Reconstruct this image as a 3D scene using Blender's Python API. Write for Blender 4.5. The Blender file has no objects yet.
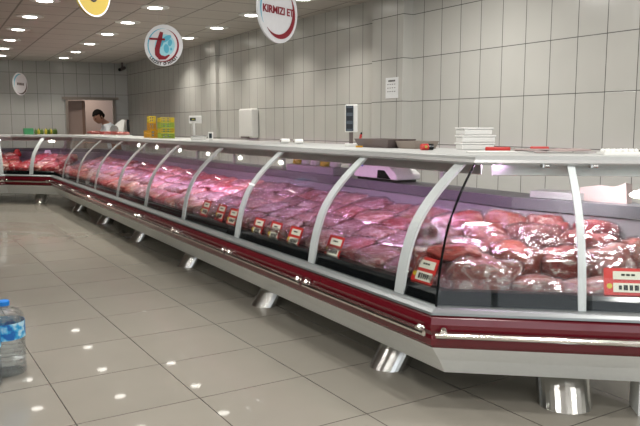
import bpy, bmesh, math, random
from mathutils import Vector, Matrix, noise
random.seed(7)
sc = bpy.context.scene
COL = sc.collection
R = math.radians

# ------------------------------------------------------------------ materials
MATS = {}
def nmat(name):
    m = bpy.data.materials.new(name); m.use_nodes = True
    nt = m.node_tree; b = nt.nodes['Principled BSDF']
    MATS[name] = m
    return m, nt, b
def plain(name, col, rough=.5, metal=0, coat=0, bump=0, bscale=40, emit=None, es=0, spec=.5, var=0):
    m, nt, b = nmat(name)
    b.inputs['Base Color'].default_value = (*col, 1)
    b.inputs['Roughness'].default_value = rough
    b.inputs['Metallic'].default_value = metal
    b.inputs['Specular IOR Level'].default_value = spec
    b.inputs['Coat Weight'].default_value = coat
    b.inputs['Coat Roughness'].default_value = .08
    if emit:
        b.inputs['Emission Color'].default_value = (*emit, 1); b.inputs['Emission Strength'].default_value = es
    tc = nt.nodes.new('ShaderNodeTexCoord'); n = nt.nodes.new('ShaderNodeTexNoise')
    n.inputs['Scale'].default_value = bscale
    nt.links.new(tc.outputs['Object'], n.inputs['Vector'])
    if bump:
        bp = nt.nodes.new('ShaderNodeBump'); bp.inputs['Strength'].default_value = bump
        nt.links.new(n.outputs['Fac'], bp.inputs['Height']); nt.links.new(bp.outputs['Normal'], b.inputs['Normal'])
    v = var or .04
    mx = nt.nodes.new('ShaderNodeMix'); mx.data_type = 'RGBA'
    mx.inputs[6].default_value = (*[c*(1-v) for c in col], 1); mx.inputs[7].default_value = (*[min(1, c*(1+v)) for c in col], 1)
    nt.links.new(n.outputs['Fac'], mx.inputs[0]); nt.links.new(mx.outputs[2], b.inputs['Base Color'])
    return m
WHITE = plain('white_enamel', (.78, .81, .81), .35, coat=.2)
WHITE2 = plain('white_plastic', (.70, .70, .68), .4)
RED = plain('red_enamel', (.12, .003, .010), .25, coat=.45)
ALU = plain('aluminium', (.26, .275, .28), .42, metal=.7)
CHROME = plain('chrome', (.75, .72, .68), .16, metal=1)
STEEL = plain('stainless', (.62, .62, .60), .24, metal=1, bump=.05, bscale=8)
BLACK = plain('black_rubber', (.004, .005, .006), .16, spec=.3)
DARKLEDGE = plain('dark_grey_plastic', (.10, .10, .11), .4)
INNER = plain('inner_steel', (.26, .25, .27), .4, metal=.2)
SHELF = plain('worktop', (.46, .47, .465), .35)
GREYBAR = plain('grey_bar', (.42, .42, .42), .35, metal=.3)
RIB = plain('support_paint', (.62, .63, .65), .4)
PAPER = plain('paper', (.72, .74, .74), .7)
TAGRED = plain('tag_red', (.55, .02, .015), .3, coat=.3)
TAGWHITE = plain('tag_white', (.68, .66, .56), .4)
INK = plain('ink', (.015, .013, .012), .6)
YELLOW = plain('yellow_plastic', (.52, .40, .02), .4)
SIGNYEL = plain('sign_yellow', (.36, .27, .05), .45)
ORANGE = plain('orange_plastic', (.48, .25, .012), .4)
GREEN = plain('green_plastic', (.04, .25, .10), .4)
LIME = plain('lime_plastic', (.30, .40, .04), .4)
SIGNWHITE = plain('sign_white', (.74, .75, .78), .4)
SIGNRED = plain('sign_red', (.24, .006, .02), .4)
SIGNBLUE = plain('sign_blue', (.10, .45, .62), .4)
SIGNSKY = plain('sign_sky', (.35, .68, .78), .4)
REDP = plain('red_plastic', (.50, .03, .025), .35)
PINKBOARD = plain('pink_board', (.36, .28, .27), .6, var=.15, bscale=12)
DARKTRAY = plain('dark_tray', (.11, .085, .08), .5)
TANTRAY = plain('tan_tray', (.24, .20, .17), .6)
SKIN = plain('skin', (.42, .22, .15), .55)
HAIR = plain('hair', (.010, .008, .007), .9, spec=.1)
COAT = plain('white_cloth', (.72, .76, .80), .8)
TROUS = plain('dark_cloth', (.03, .03, .04), .8)
WOOD = plain('brown_trim', (.24, .14, .10), .5)
DISPLAY = plain('lcd', (.03, .04, .05), .15)
SCRBLUE = plain('blue_screen', (.10, .12, .35), .2, emit=(.3, .35, .8), es=.25)
LCDY = plain('lcd_yellow', (.35, .33, .05), .3)
CAP = plain('blue_cap', (.01, .20, .65), .35)
LABELB = plain('blue_label', (.02, .30, .62), .4, var=.3, bscale=30)
nt = LABELB.node_tree; vr = nt.nodes.new('ShaderNodeTexNoise'); vr.inputs['Scale'].default_value = 22; tcn = nt.nodes.new('ShaderNodeTexCoord'); rp = nt.nodes.new('ShaderNodeValToRGB')
rp.color_ramp.elements[0].position = .42; rp.color_ramp.elements[0].color = (.005, .12, .42, 1); rp.color_ramp.elements[1].position = .5; rp.color_ramp.elements[1].color = (.03, .36, .66, 1)
e3 = rp.color_ramp.elements.new(.62); e3.color = (.45, .68, .80, 1)
nt.links.new(tcn.outputs['Object'], vr.inputs['Vector']); nt.links.new(vr.outputs['Fac'], rp.inputs[0]); nt.links.new(rp.outputs[0], nt.nodes['Principled BSDF'].inputs['Base Color'])
LENS = plain('lamp_lens', (.9, .9, .88), .4, emit=(1, .96, .88), es=12)
TUBEP = plain('pink_tube', (.9, .7, .85), .4, emit=(1, .55, .9), es=3)
TUBEW = plain('white_tube', (.9, .9, .9), .4, emit=(1, .93, .95), es=3)
DOORPINK = plain('cream_panel', (.42, .31, .27), .6)
FROND = plain('leaf_green', (.07, .13, .02), .6, var=.5, bscale=60)
PEPPER = plain('yellow_pepper', (.36, .30, .03), .4)

def glassmat(name, tint=(.93, .96, .95), rough=.0, ior=1.45, gain=1.0, bump=0, bscale=20, base=.03):
    m, nt, b = nmat(name); nt.nodes.remove(b)
    out = [n for n in nt.nodes if n.type == 'OUTPUT_MATERIAL'][0]
    tr = nt.nodes.new('ShaderNodeBsdfTransparent'); tr.inputs[0].default_value = (*tint, 1)
    gl = nt.nodes.new('ShaderNodeBsdfGlossy'); gl.inputs['Roughness'].default_value = rough
    fr = nt.nodes.new('ShaderNodeLayerWeight'); fr.inputs['Blend'].default_value = .5
    pw = nt.nodes.new('ShaderNodeMath'); pw.operation = 'POWER'; pw.inputs[1].default_value = 4.5
    ma = nt.nodes.new('ShaderNodeMath'); ma.operation = 'MULTIPLY_ADD'; ma.inputs[1].default_value = gain; ma.inputs[2].default_value = base; ma.use_clamp = True
    mx = nt.nodes.new('ShaderNodeMixShader')
    nt.links.new(fr.outputs['Facing'], pw.inputs[0]); nt.links.new(pw.outputs[0], ma.inputs[0]); nt.links.new(ma.outputs[0], mx.inputs[0])
    nt.links.new(tr.outputs[0], mx.inputs[1]); nt.links.new(gl.outputs[0], mx.inputs[2]); nt.links.new(mx.outputs[0], out.inputs[0])
    if bump:
        tc = nt.nodes.new('ShaderNodeTexCoord'); n = nt.nodes.new('ShaderNodeTexNoise'); n.inputs['Scale'].default_value = bscale
        n.inputs['Detail'].default_value = 3; n.inputs['Distortion'].default_value = 1.2
        mp = nt.nodes.new('ShaderNodeMapping'); mp.inputs['Scale'].default_value = (.3, 2.4, 1)
        mp.inputs['Rotation'].default_value = (0, 0, .6)
        bp = nt.nodes.new('ShaderNodeBump'); bp.inputs['Strength'].default_value = bump; bp.inputs['Distance'].default_value = .07
        nt.links.new(tc.outputs['Object'], mp.inputs[0]); nt.links.new(mp.outputs[0], n.inputs['Vector'])
        nt.links.new(n.outputs['Fac'], bp.inputs['Height'])
        nt.links.new(bp.outputs[0], gl.inputs['Normal']); nt.links.new(bp.outputs[0], fr.inputs['Normal'])
    return m
GLASS = glassmat('clear_glass', (.97, .985, .98), 0, 1.45, .55, base=.015)
WRAP = glassmat('cling_film', (.94, .92, .94), .08, 1.5, 1.1, bump=1.0, bscale=10, base=.2)
PET = glassmat('clear_plastic', (.95, .98, 1), .10, 1.45, 1.3, bump=.7, bscale=25, base=.10)

def meatmat(name, dark, mid, fat, fa=.58, coat=.8):
    m, nt, b = nmat(name)
    tc = nt.nodes.new('ShaderNodeTexCoord'); oi = nt.nodes.new('ShaderNodeObjectInfo')
    ad = nt.nodes.new('ShaderNodeVectorMath'); ad.operation = 'ADD'
    sc_ = nt.nodes.new('ShaderNodeMath'); sc_.operation = 'MULTIPLY'; sc_.inputs[1].default_value = 37
    nt.links.new(oi.outputs['Random'], sc_.inputs[0])
    nt.links.new(tc.outputs['Object'], ad.inputs[0]); nt.links.new(sc_.outputs[0], ad.inputs[1])
    n1 = nt.nodes.new('ShaderNodeTexNoise'); n1.inputs['Scale'].default_value = 2.4; n1.inputs['Detail'].default_value = 6; n1.inputs['Distortion'].default_value = .9
    n2 = nt.nodes.new('ShaderNodeTexNoise'); n2.inputs['Scale'].default_value = 7; n2.inputs['Detail'].default_value = 4
    nt.links.new(ad.outputs[0], n1.inputs['Vector']); nt.links.new(ad.outputs[0], n2.inputs['Vector'])
    r = nt.nodes.new('ShaderNodeValToRGB'); e = r.color_ramp.elements
    e[0].position = .32; e[0].color = (*dark, 1); e[1].position = .5; e[1].color = (*mid, 1)
    a = e.new(fa); a.color = (*mid, 1); c = e.new(fa+.05); c.color = (*fat, 1)
    nt.links.new(n1.outputs['Fac'], r.inputs['Fac']); nt.links.new(r.outputs[0], b.inputs['Base Color'])
    b.inputs['Roughness'].default_value = .28; b.inputs['Coat Weight'].default_value = coat; b.inputs['Coat Roughness'].default_value = .1
    bp = nt.nodes.new('ShaderNodeBump'); bp.inputs['Strength'].default_value = .5; bp.inputs['Distance'].default_value = .012
    nt.links.new(n2.outputs['Fac'], bp.inputs['Height']); nt.links.new(bp.outputs[0], b.inputs['Normal']); nt.links.new(bp.outputs[0], b.inputs['Coat Normal'])
    return m
MEAT = meatmat('raw_beef', (.17, .012, .010), (.40, .045, .035), (.68, .46, .40), .58)
MEATD = meatmat('dark_beef', (.13, .012, .010), (.25, .03, .022), (.42, .2, .18), .68)
MEATO = meatmat('orange_beef', (.36, .045, .025), (.50, .10, .06), (.60, .35, .28), .63)
MEATP = meatmat('pale_fatty_beef', (.32, .05, .04), (.52, .17, .14), (.72, .50, .44), .54)
MEATL = meatmat('lavender_wrapped_meat', (.20, .035, .05), (.36, .10, .12), (.62, .42, .46), .55)
MEATF = meatmat('bright_mince', (.33, .015, .02), (.50, .06, .07), (.70, .45, .45), .57)

def tiles(name, col, grout, bw, rh, u, v, ou, ov, rough, mort, rot=0, coat=0, bump=.3, stripe=False, gvar=.05, spec=.5):
    m, nt, b = nmat(name)
    tc = nt.nodes.new('ShaderNodeTexCoord'); sx = nt.nodes.new('ShaderNodeSeparateXYZ'); cb = nt.nodes.new('ShaderNodeCombineXYZ')
    mp = nt.nodes.new('ShaderNodeMapping'); mp.inputs['Rotation'].default_value = (0, 0, rot)
    nt.links.new(tc.outputs['Object'], mp.inputs[0]); nt.links.new(mp.outputs[0], sx.inputs[0])
    def off(o, val):
        a = nt.nodes.new('ShaderNodeMath'); a.inputs[1].default_value = val; nt.links.new(sx.outputs[o], a.inputs[0]); return a.outputs[0]
    nt.links.new(off(u, ou), cb.inputs[0]); nt.links.new(off(v, ov), cb.inputs[1])
    br = nt.nodes.new('ShaderNodeTexBrick'); br.offset = 0; br.squash = 1
    br.inputs['Scale'].default_value = 1; br.inputs['Brick Width'].default_value = bw; br.inputs['Row Height'].default_value = rh
    br.inputs['Mortar Size'].default_value = mort; br.inputs['Mortar Smooth'].default_value = .2
    br.inputs['Color1'].default_value = (*col, 1); br.inputs['Color2'].default_value = (*[c*(1-gvar) for c in col], 1)
    br.inputs['Mortar'].default_value = (*grout, 1)
    nt.links.new(cb.outputs[0], br.inputs['Vector'])
    ns = nt.nodes.new('ShaderNodeTexNoise'); ns.inputs['Scale'].default_value = 3; nt.links.new(tc.outputs['Object'], ns.inputs['Vector'])
    mx = nt.nodes.new('ShaderNodeMix'); mx.data_type = 'RGBA'; mx.blend_type = 'MULTIPLY'; mx.inputs[0].default_value = .12
    nt.links.new(br.outputs['Color'], mx.inputs[6]); nt.links.new(ns.outputs['Fac'], mx.inputs[7])
    nt.links.new(mx.outputs[2], b.inputs['Base Color'])
    b.inputs['Roughness'].default_value = rough; b.inputs['Specular IOR Level'].default_value = spec
    b.inputs['Coat Weight'].default_value = coat; b.inputs['Coat Roughness'].default_value = .03
    bp = nt.nodes.new('ShaderNodeBump'); bp.inputs['Strength'].default_value = bump; bp.inputs['Distance'].default_value = .004; bp.invert = True
    if stripe:
        wv = nt.nodes.new('ShaderNodeTexWave'); wv.inputs['Scale'].default_value = 4; wv.bands_direction = 'X'; wv.inputs['Distortion'].default_value = 0
        ml = nt.nodes.new('ShaderNodeMath'); ml.operation = 'MULTIPLY_ADD'; ml.inputs[1].default_value = .25
        nt.links.new(cb.outputs[0], wv.inputs['Vector']); nt.links.new(wv.outputs['Fac'], ml.inputs[0]); nt.links.new(br.outputs['Fac'], ml.inputs[2])
        nt.links.new(ml.outputs[0], bp.inputs['Height'])
    else:
        nt.links.new(br.outputs['Fac'], bp.inputs['Height'])
    nt.links.new(bp.outputs[0], b.inputs['Normal'])
    return m
TW, TH = .25, .41
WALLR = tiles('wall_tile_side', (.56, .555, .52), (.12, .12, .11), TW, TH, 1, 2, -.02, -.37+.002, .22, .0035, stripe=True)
WALLF = tiles('wall_tile_far', (.42, .41, .375), (.12, .12, .11), TW, TH, 0, 2, .1, -.37+.002, .22, .0035, stripe=True)  # same tile made darker: dim light at the far end put into the colour
FLOORM = tiles('floor_tile', (.30, .28, .24), (.08, .07, .06), .6, .6, 0, 1, -.07, -.21, .26, .0035, bump=.1, gvar=.04, coat=.35, spec=.4)
CEILM = tiles('ceiling_board', (.50, .46, .42), (.24, .22, .20), .6, .6, 0, 1, .25, .1, .8, .012, rot=R(2.6), bump=.25)

# ------------------------------------------------------------------ helpers
def me(bm, name):
    bmesh.ops.recalc_face_normals(bm, faces=bm.faces)
    m = bpy.data.meshes.new(name); bm.to_mesh(m); bm.free(); return m
def link(name, mesh, mat, parent=None, smooth=False, loc=None):
    o = bpy.data.objects.new(name, mesh); COL.objects.link(o)
    if isinstance(mat, (list, tuple)):
        for x in mat: mesh.materials.append(x)
    elif mat: mesh.materials.append(mat)
    if smooth:
        for p in mesh.polygons: p.use_smooth = True
        mesh.set_sharp_from_angle(angle=R(42))
    if parent: o.parent = parent
    if loc is not None: o.location = loc
    return o
def thing(name, label, cat, loc=(0, 0, 0), rz=0, group=None):
    o = bpy.data.objects.new(name, None); COL.objects.link(o); o.empty_display_size = .05
    o.location = loc; o.rotation_euler = (0, 0, rz); tag(o, label, cat, group); return o
def tag(o, label, cat, group=None):
    o['label'] = label; o['category'] = cat
    if group: o['group'] = group
    return o
def struct(o): o['kind'] = 'structure'; return o
def box(bm, c, s, rz=0, rx=0, ry=0, mi=0):
    r = bmesh.ops.create_cube(bm, size=1)
    M = Matrix.Translation(c) @ Matrix.Rotation(rz, 4, 'Z') @ Matrix.Rotation(ry, 4, 'Y') @ Matrix.Rotation(rx, 4, 'X') @ Matrix.Diagonal((*s, 1))
    bmesh.ops.transform(bm, matrix=M, verts=r['verts'])
    for v in r['verts']:
        for f in v.link_faces: f.material_index = mi
    return r['verts']
def bev(bm, w=.004, seg=2):
    bmesh.ops.bevel(bm, geom=list(bm.edges), offset=w, segments=seg, affect='EDGES', profile=.5)
def cyl(bm, p0, p1, r, r1=None, n=16):
    p0, p1 = Vector(p0), Vector(p1); d = p1-p0
    q = bmesh.ops.create_cone(bm, cap_ends=True, segments=n, radius1=r, radius2=r if r1 is None else r1, depth=d.length)
    M = Matrix.Translation((p0+p1)/2) @ d.to_track_quat('Z', 'Y').to_matrix().to_4x4()
    bmesh.ops.transform(bm, matrix=M, verts=q['verts'])
def lathe(bm, prof, n=24, c=(0, 0, 0)):
    rings = []
    for r, z in prof:
        rings.append([bm.verts.new((c[0]+r*math.cos(2*math.pi*i/n), c[1]+r*math.sin(2*math.pi*i/n), c[2]+z)) for i in range(n)])
    for a, b in zip(rings, rings[1:]):
        for i in range(n): bm.faces.new((a[i], a[(i+1) % n], b[(i+1) % n], b[i]))
    bm.faces.new(rings[0][::-1]); bm.faces.new(rings[-1])
def B(): return bmesh.new()
def boxobj(name, c, s, mat, parent=None, rz=0, rx=0, ry=0, w=.003):
    bm = B(); box(bm, c, s, rz, rx, ry)
    if w: bev(bm, w)
    return link(name, me(bm, name), mat, parent)
def prism(poly, z0, z1):
    bm = B()
    lo = [bm.verts.new((x, y, z0)) for x, y in poly]; hi = [bm.verts.new((x, y, z1)) for x, y in poly]
    n = len(poly); bm.faces.new(lo[::-1]); bm.faces.new(hi)
    for i in range(n): bm.faces.new((lo[i], lo[(i+1) % n], hi[(i+1) % n], hi[i]))
    return bm
FD = {}
def textmesh(s, size, depth=.001, bold=0):
    c = bpy.data.curves.new('t', 'FONT'); c.body = s; c.size = size; c.extrude = depth; c.offset = bold
    c.align_x = 'CENTER'; c.align_y = 'CENTER'; c.resolution_u = 3
    o = bpy.data.objects.new('t', c); COL.objects.link(o)
    dg = bpy.context.evaluated_depsgraph_get(); dg.update()
    m = bpy.data.meshes.new_from_object(o.evaluated_get(dg))
    bpy.data.objects.remove(o); return m

# ------------------------------------------------------------------ camera
Fpx, VX, VY = 705., -118., 127.
pitch = math.atan((213-VY)/Fpx); yaw = math.atan((320-VX)/math.hypot(Fpx, 213-VY))
cd = bpy.data.cameras.new('camera'); cam = bpy.data.objects.new('camera', cd); COL.objects.link(cam)
cd.sensor_width = 36; cd.lens = Fpx/640*36; cd.clip_end = 80
cam.location = (0, 0, 1.35)
cam.rotation_euler = (math.pi/2-pitch, 0, -yaw)
sc.camera = cam
FWD = Vector((math.sin(yaw), math.cos(yaw), 0))

# ------------------------------------------------------------------ room
XL, XR, YB, YF, ZC = -5.5, 4.4, -4.0, 15.6, 2.65
YE = 16.8
def slab(name, c, s, mat): return struct(boxobj(name, c, s, mat, w=0))
slab('floor', ((XL+XR)/2, (YB+YE)/2, -.05), (XR-XL+.4, YE-YB+.4, .1), FLOORM).location = (0, 0, 0)
slab('ceiling', ((XL+XR)/2, (YB+YE)/2, ZC+.05), (XR-XL+.4, YE-YB+.4, .1), CEILM)
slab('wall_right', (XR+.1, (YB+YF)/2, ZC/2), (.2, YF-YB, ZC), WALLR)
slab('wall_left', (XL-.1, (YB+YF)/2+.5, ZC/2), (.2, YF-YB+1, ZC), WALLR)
# far wall with a doorway (3.25..4.02, z<1.90)
DX0, DX1, DZ = 3.21, 4.09, 1.90
bm = B()
box(bm, ((XL-.4+DX0)/2, YF+.1, ZC/2), (DX0-XL+.4, .2, ZC)); box(bm, ((DX1+XR)/2, YF+.1, ZC/2), (XR-DX1, .2, ZC))
box(bm, ((DX0+DX1)/2, YF+.1, (ZC+DZ)/2), (DX1-DX0, .2, ZC-DZ))
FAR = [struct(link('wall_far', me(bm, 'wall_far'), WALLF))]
# unseen back wall; its wide window is added to bring in fill light
bm = B()
WX0, WX1, WZ0, WZ1 = -3.5, 4.0, .35, 2.45
box(bm, ((XL+WX0)/2, YB-.1, ZC/2), (WX0-XL, .2, ZC)); box(bm, ((WX1+XR)/2, YB-.1, ZC/2), (XR-WX1, .2, ZC))
box(bm, ((WX0+WX1)/2, YB-.1, WZ0/2), (WX1-WX0, .2, WZ0)); box(bm, ((WX0+WX1)/2, YB-.1, (WZ1+ZC)/2), (WX1-WX0, .2, ZC-WZ1))
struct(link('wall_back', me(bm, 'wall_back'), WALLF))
bm = B()
for k in range(6):
    x = WX0+(WX1-WX0)*k/5; box(bm, (x, YB-.1, (WZ0+WZ1)/2), (.07, .08, WZ1-WZ0))
box(bm, ((WX0+WX1)/2, YB-.1, WZ0+.03), (WX1-WX0, .08, .06)); box(bm, ((WX0+WX1)/2, YB-.1, WZ1-.03), (WX1-WX0, .08, .06))
struct(link('added_window_1', me(bm, 'added_window_1'), ALU))
# doorway: trim, back room
bm = B()
box(bm, (DX0-.02, YF-.02, DZ/2), (.05, .08, DZ)); box(bm, (DX1+.02, YF-.02, DZ/2), (.05, .08, DZ)); box(bm, ((DX0+DX1)/2, YF-.02, DZ+.03), (DX1-DX0+.22, .10, .045))
FAR.append(struct(link('trim_1', me(bm, 'trim_1'), TANTRAY)))
FAR.append(struct(boxobj('wall_storeroom', ((DX0+DX1)/2, YF+1.6, 1.2), (2.4, .1, 2.5), DOORPINK, w=0)))
FAR.append(struct(boxobj('floor_storeroom', ((DX0+DX1)/2, YF+1.0, -.058), (2.4, 1.5, .1), FLOORM, w=0)))
d1 = struct(boxobj('door_1', (DX0+.16, YF+.22, DZ/2), (.30, .04, DZ-.02), DOORPINK, rz=R(-12)))
FAR.append(d1)
bm = B(); box(bm, (DX0+.31, YF+.16, DZ/2), (.05, .07, DZ-.03), rz=R(-12))
FAR.append(struct(link('trim_2', me(bm, 'trim_2'), WOOD)))
MF = Matrix.Translation((4.4, 14.75, 0)) @ Matrix.Rotation(R(-10), 4, 'Z') @ Matrix.Translation((-4.4, -YF, 0))
for o in FAR: o.matrix_world = MF
# tiled pillars on the right wall
struct(boxobj('trim_3', (4.34, 5.68, ZC/2), (.125, .50, ZC), WALLR, w=0))
struct(boxobj('trim_4', (4.37, 10.25, ZC/2), (.06, .40, ZC), WALLR, w=0))

# ------------------------------------------------------------------ ceiling downlights
def lightproto():
    t = thing('ceiling_light', '', 'ceiling light', (0, 0, ZC))
    bm = B(); lathe(bm, [(.125, 0), (.155, 0), (.155, -.006), (.13, -.012), (.125, -.012)], 28); link('trim_ring', me(bm, 'ring'), WHITE2, t, True)
    bm = B(); lathe(bm, [(.128, -.002), (.128, -.008), (.08, -.012), (.01, -.013)], 28); link('lamp_lens', me(bm, 'lens'), LENS, t, True)
    return t
def dup(o, parent=None):
    c = o.copy(); COL.objects.link(c)
    if parent: c.parent = parent
    for ch in list(o.children): dup(ch, c)
    return c
LP = lightproto(); usedl = False
rows = {
 'left row': [(1.51, 7.86), (1.57, 9.07), (1.63, 10.33), (1.71, 11.62), (1.80, 12.91), (1.93, 14.18)],
 'middle row': [(2.62, 7.68), (2.69, 8.93), (2.77, 10.17), (2.85, 11.5), (2.94, 12.83), (3.0, 14.06)],
 'right row': [(3.72, 6.36), (3.75, 7.60), (3.83, 8.79), (3.89, 9.98), (3.93, 11.2)]}
ordn = ['nearest', 'second nearest', 'third nearest', 'third farthest', 'second farthest', 'farthest']
for rn, L in rows.items():
    for i, (x, y) in enumerate(L):
        o = LP if not usedl else dup(LP); usedl = True
        o.location = (x, y, ZC)
        w = ordn[i] if len(L) == 6 else ['nearest', 'second nearest', 'middle', 'second farthest', 'farthest'][i]
        o['label'] = 'round glowing ceiling downlight, %s of the %s across the ceiling' % (w, rn)
        o['group'] = 'round downlights in the ceiling'
def area(name, loc, size, power, col, rot=(0, 0, 0), sy=None, spread=None):
    l = bpy.data.lights.new(name, 'AREA'); l.energy = power; l.color = col
    if sy: l.shape = 'RECTANGLE'; l.size = size; l.size_y = sy
    else: l.shape = 'DISK'; l.size = size
    if spread: l.spread = spread
    o = bpy.data.objects.new(name, l); COL.objects.link(o); o.location = loc; o.rotation_euler = rot; return o
for rn, L in rows.items():
    for x, y in L: area('downlight_or_fill', (x, y, ZC-.02), .17, 8, (1, .95, .86), spread=R(115))
for x in (-2.2, -.6, .6, 1.8):
    for y in (-1.5, 1.5, 4.5):
        area('downlight_or_fill', (x, y, ZC-.02), .2, 12 if x < 0 else 26, (1, .97, .92))
for y in (-1.0, 1.6, 4.2): area('downlight_or_fill', (3.3, y, ZC-.02), .2, 26, (1, .97, .92))  # unseen row without fixtures, added to brighten the near right wall
# frontal fill light set in the added window behind the camera
area('added_window_fill', ((WX0+WX1)/2, YB-.25, (WZ0+WZ1)/2), WX1-WX0, 70, (.93, .97, 1), (R(90), 0, 0), sy=WZ1-WZ0)
area('storeroom_lamp', (3.75, 15.8, 2.3), .4, 10, (1, .95, .85))
w = bpy.data.worlds.new('World'); sc.world = w; w.use_nodes = True
w.node_tree.nodes['Background'].inputs[0].default_value = (.75, .85, 1, 1); w.node_tree.nodes['Background'].inputs[1].default_value = .5

# ------------------------------------------------------------------ display counters
SL = .032
Pb = Vector((2.102, 2.428)); t1 = Vector((SL, 1)).normalized(); n1 = Vector((t1.y, -t1.x))
d2 = Vector((.766, -.643)).normalized(); n2 = Vector((-d2.y, d2.x))
S_END = 1.08; S_FAR = 10.45
A2 = Pb+t1*S_FAR; A1 = Vector((1.80, 13.55)); A0 = Vector((-1.2, 13.55))
d0 = Vector((1, 0)); n0 = Vector((0, 1)); dd = (A2-A1).normalized(); nd = Vector((-dd.y, dd.x))
def mit(a, b): return (a+b)/(1+a.dot(b))
mB = mit(n1, n2); m2 = mit(nd, n1); m1 = mit(n0, nd)
PROF_KICK = [(.143, .17), (.085, .25), (.012, .331), (.05, .335), (.18, .175)]
PROF_RED1 = [(.012, .331), (.002, .345), (.0, .375), (.006, .392), (.05, .392), (.05, .331)]
PROF_RED2 = [(.006, .392), (-.004, .415), (-.006, .445), (.0, .475), (.012, .490), (.05, .49), (.05, .392)]
PROF_LIP = [(-.002, .489), (.0, .500), (.02, .512), (.048, .520), (.075, .520), (.075, .489)]
PROF_BLACK = [(.060, .521), (.072, .565), (.095, .582), (.145, .583), (.148, .52)]
def crv(pts, n=5):
    o = []
    P = [pts[0]]+pts+[pts[-1]]
    for i in range(1, len(P)-2):
        for k in range(n):
            t = k/n; p = []
            for a in (0, 1):
                p0, p1, p2, p3 = P[i-1][a], P[i][a], P[i+1][a], P[i+2][a]
                p.append(.5*((2*p1)+(-p0+p2)*t+(2*p0-5*p1+4*p2-p3)*t*t+(-p0+3*p1-3*p2+p3)*t**3))
            o.append(tuple(p))
    o.append(pts[-1]); return o
GL = crv([(.040, .520), (.060, .64), (.092, .76), (.145, .88), (.225, .985), (.325, 1.085), (.440, 1.180)])
def shell(pts, th):
    o = []
    for i, p in enumerate(pts):
        a = pts[max(0, i-1)]; b = pts[min(len(pts)-1, i+1)]
        dx, dz = b[0]-a[0], b[1]-a[1]; L = math.hypot(dx, dz)
        o.append((p[0]+dz/L*th, p[1]-dx/L*th))
    return pts+o[::-1]
PROF_GLASS = shell(GL, .006)
PROF_RAIL = [(.425, 1.160), (.420, 1.172), (.425, 1.186), (.47, 1.186), (.47, 1.160)]
DKZ0, DKZ1 = .53, .76
OB, OL = .95, 1.20      # inner back wall, rear edge
def extr(prof, P0, m0, P1, m1_, closed=True):
    bm = B()
    a = [bm.verts.new((P0.x+o*m0.x, P0.y+o*m0.y, z)) for o, z in prof]
    b = [bm.verts.new((P1.x+o*m1_.x, P1.y+o*m1_.y, z)) for o, z in prof]
    n = len(prof)
    for i in range(n): bm.faces.new((a[i], a[(i+1) % n], b[(i+1) % n], b[i]))
    caps(bm, a, b)
    return bm
def caps(bm, a, b):
    n = len(a)
    if n > 12 and n % 2 == 0:
        for i in range(n//2-1):
            bm.faces.new((a[i], a[n-1-i], a[n-2-i], a[i+1])); bm.faces.new((b[i], b[i+1], b[n-2-i], b[n-1-i]))
    else:
        bm.faces.new(a[::-1]); bm.faces.new(b)
def rib_bm(P, t, n, w=.072):
    bm = B(); pr = shell(shell(GL, .011)[len(GL):][::-1], .013)
    a = [bm.verts.new((*(P-t*w/2+n*o), z)) for o, z in pr]; b = [bm.verts.new((*(P+t*w/2+n*o), z)) for o, z in pr]
    k = len(pr)
    for i in range(k): bm.faces.new((a[i], a[(i+1) % k], b[(i+1) % k], b[i]))
    caps(bm, a, b); return bm
def foot_bm(P, n, t, r=.112):
    bm = B(); N = 32
    q = P+n*.25; tp = q+n*.13
    lo = [bm.verts.new((q.x+r*math.cos(6.2832*i/N), q.y+r*math.sin(6.2832*i/N), 0)) for i in range(N)]
    hi = [bm.verts.new((tp.x+r*math.cos(6.2832*i/N), tp.y+r*math.sin(6.2832*i/N), .20)) for i in range(N)]
    bm.faces.new(lo[::-1]); bm.faces.new(hi)
    for i in range(N): bm.faces.new((lo[i], lo[(i+1) % N], hi[(i+1) % N], hi[i]))
    return bm
def front_parts(t, P0, m0, P1, m1_):
    def p(nm, prof, mat, sm=False): return link(nm, me(extr(prof, P0, m0, P1, m1_), nm), mat, t, sm)
    p('kick_panel', PROF_KICK, WHITE); p('lower_red_panel', PROF_RED1, RED); p('upper_red_panel', PROF_RED2, RED)
    p('aluminium_lip', PROF_LIP, ALU); p('black_sill', PROF_BLACK, BLACK); p('curved_glass', PROF_GLASS, GLASS, True)
    p('top_rail', PROF_RAIL, GREYBAR)
def bumper(t, a, b, n):
    bm = B(); pr = [(-.030, .388), (-.038, .394), (-.040, .404), (-.036, .414), (-.024, .417), (-.018, .402), (-.02, .388)]
    r = link('bumper_rail', me(extr(pr, a, n, b, n), 'rail'), CHROME, t)
    for q in (a, b):
        s = (b-a).normalized()*(.035 if q is a else -.035)
        c = q+s
        bm = B(); cyl(bm, (*(c-n*.024), .40), (*(c+n*.01), .425), .012); 
        cyl(bm, (*(c-n*.038), .415), (*(c-n*.020), .425), .017)
        link('rail_bracket', me(bm, 'br'), CHROME, t, True)
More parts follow.
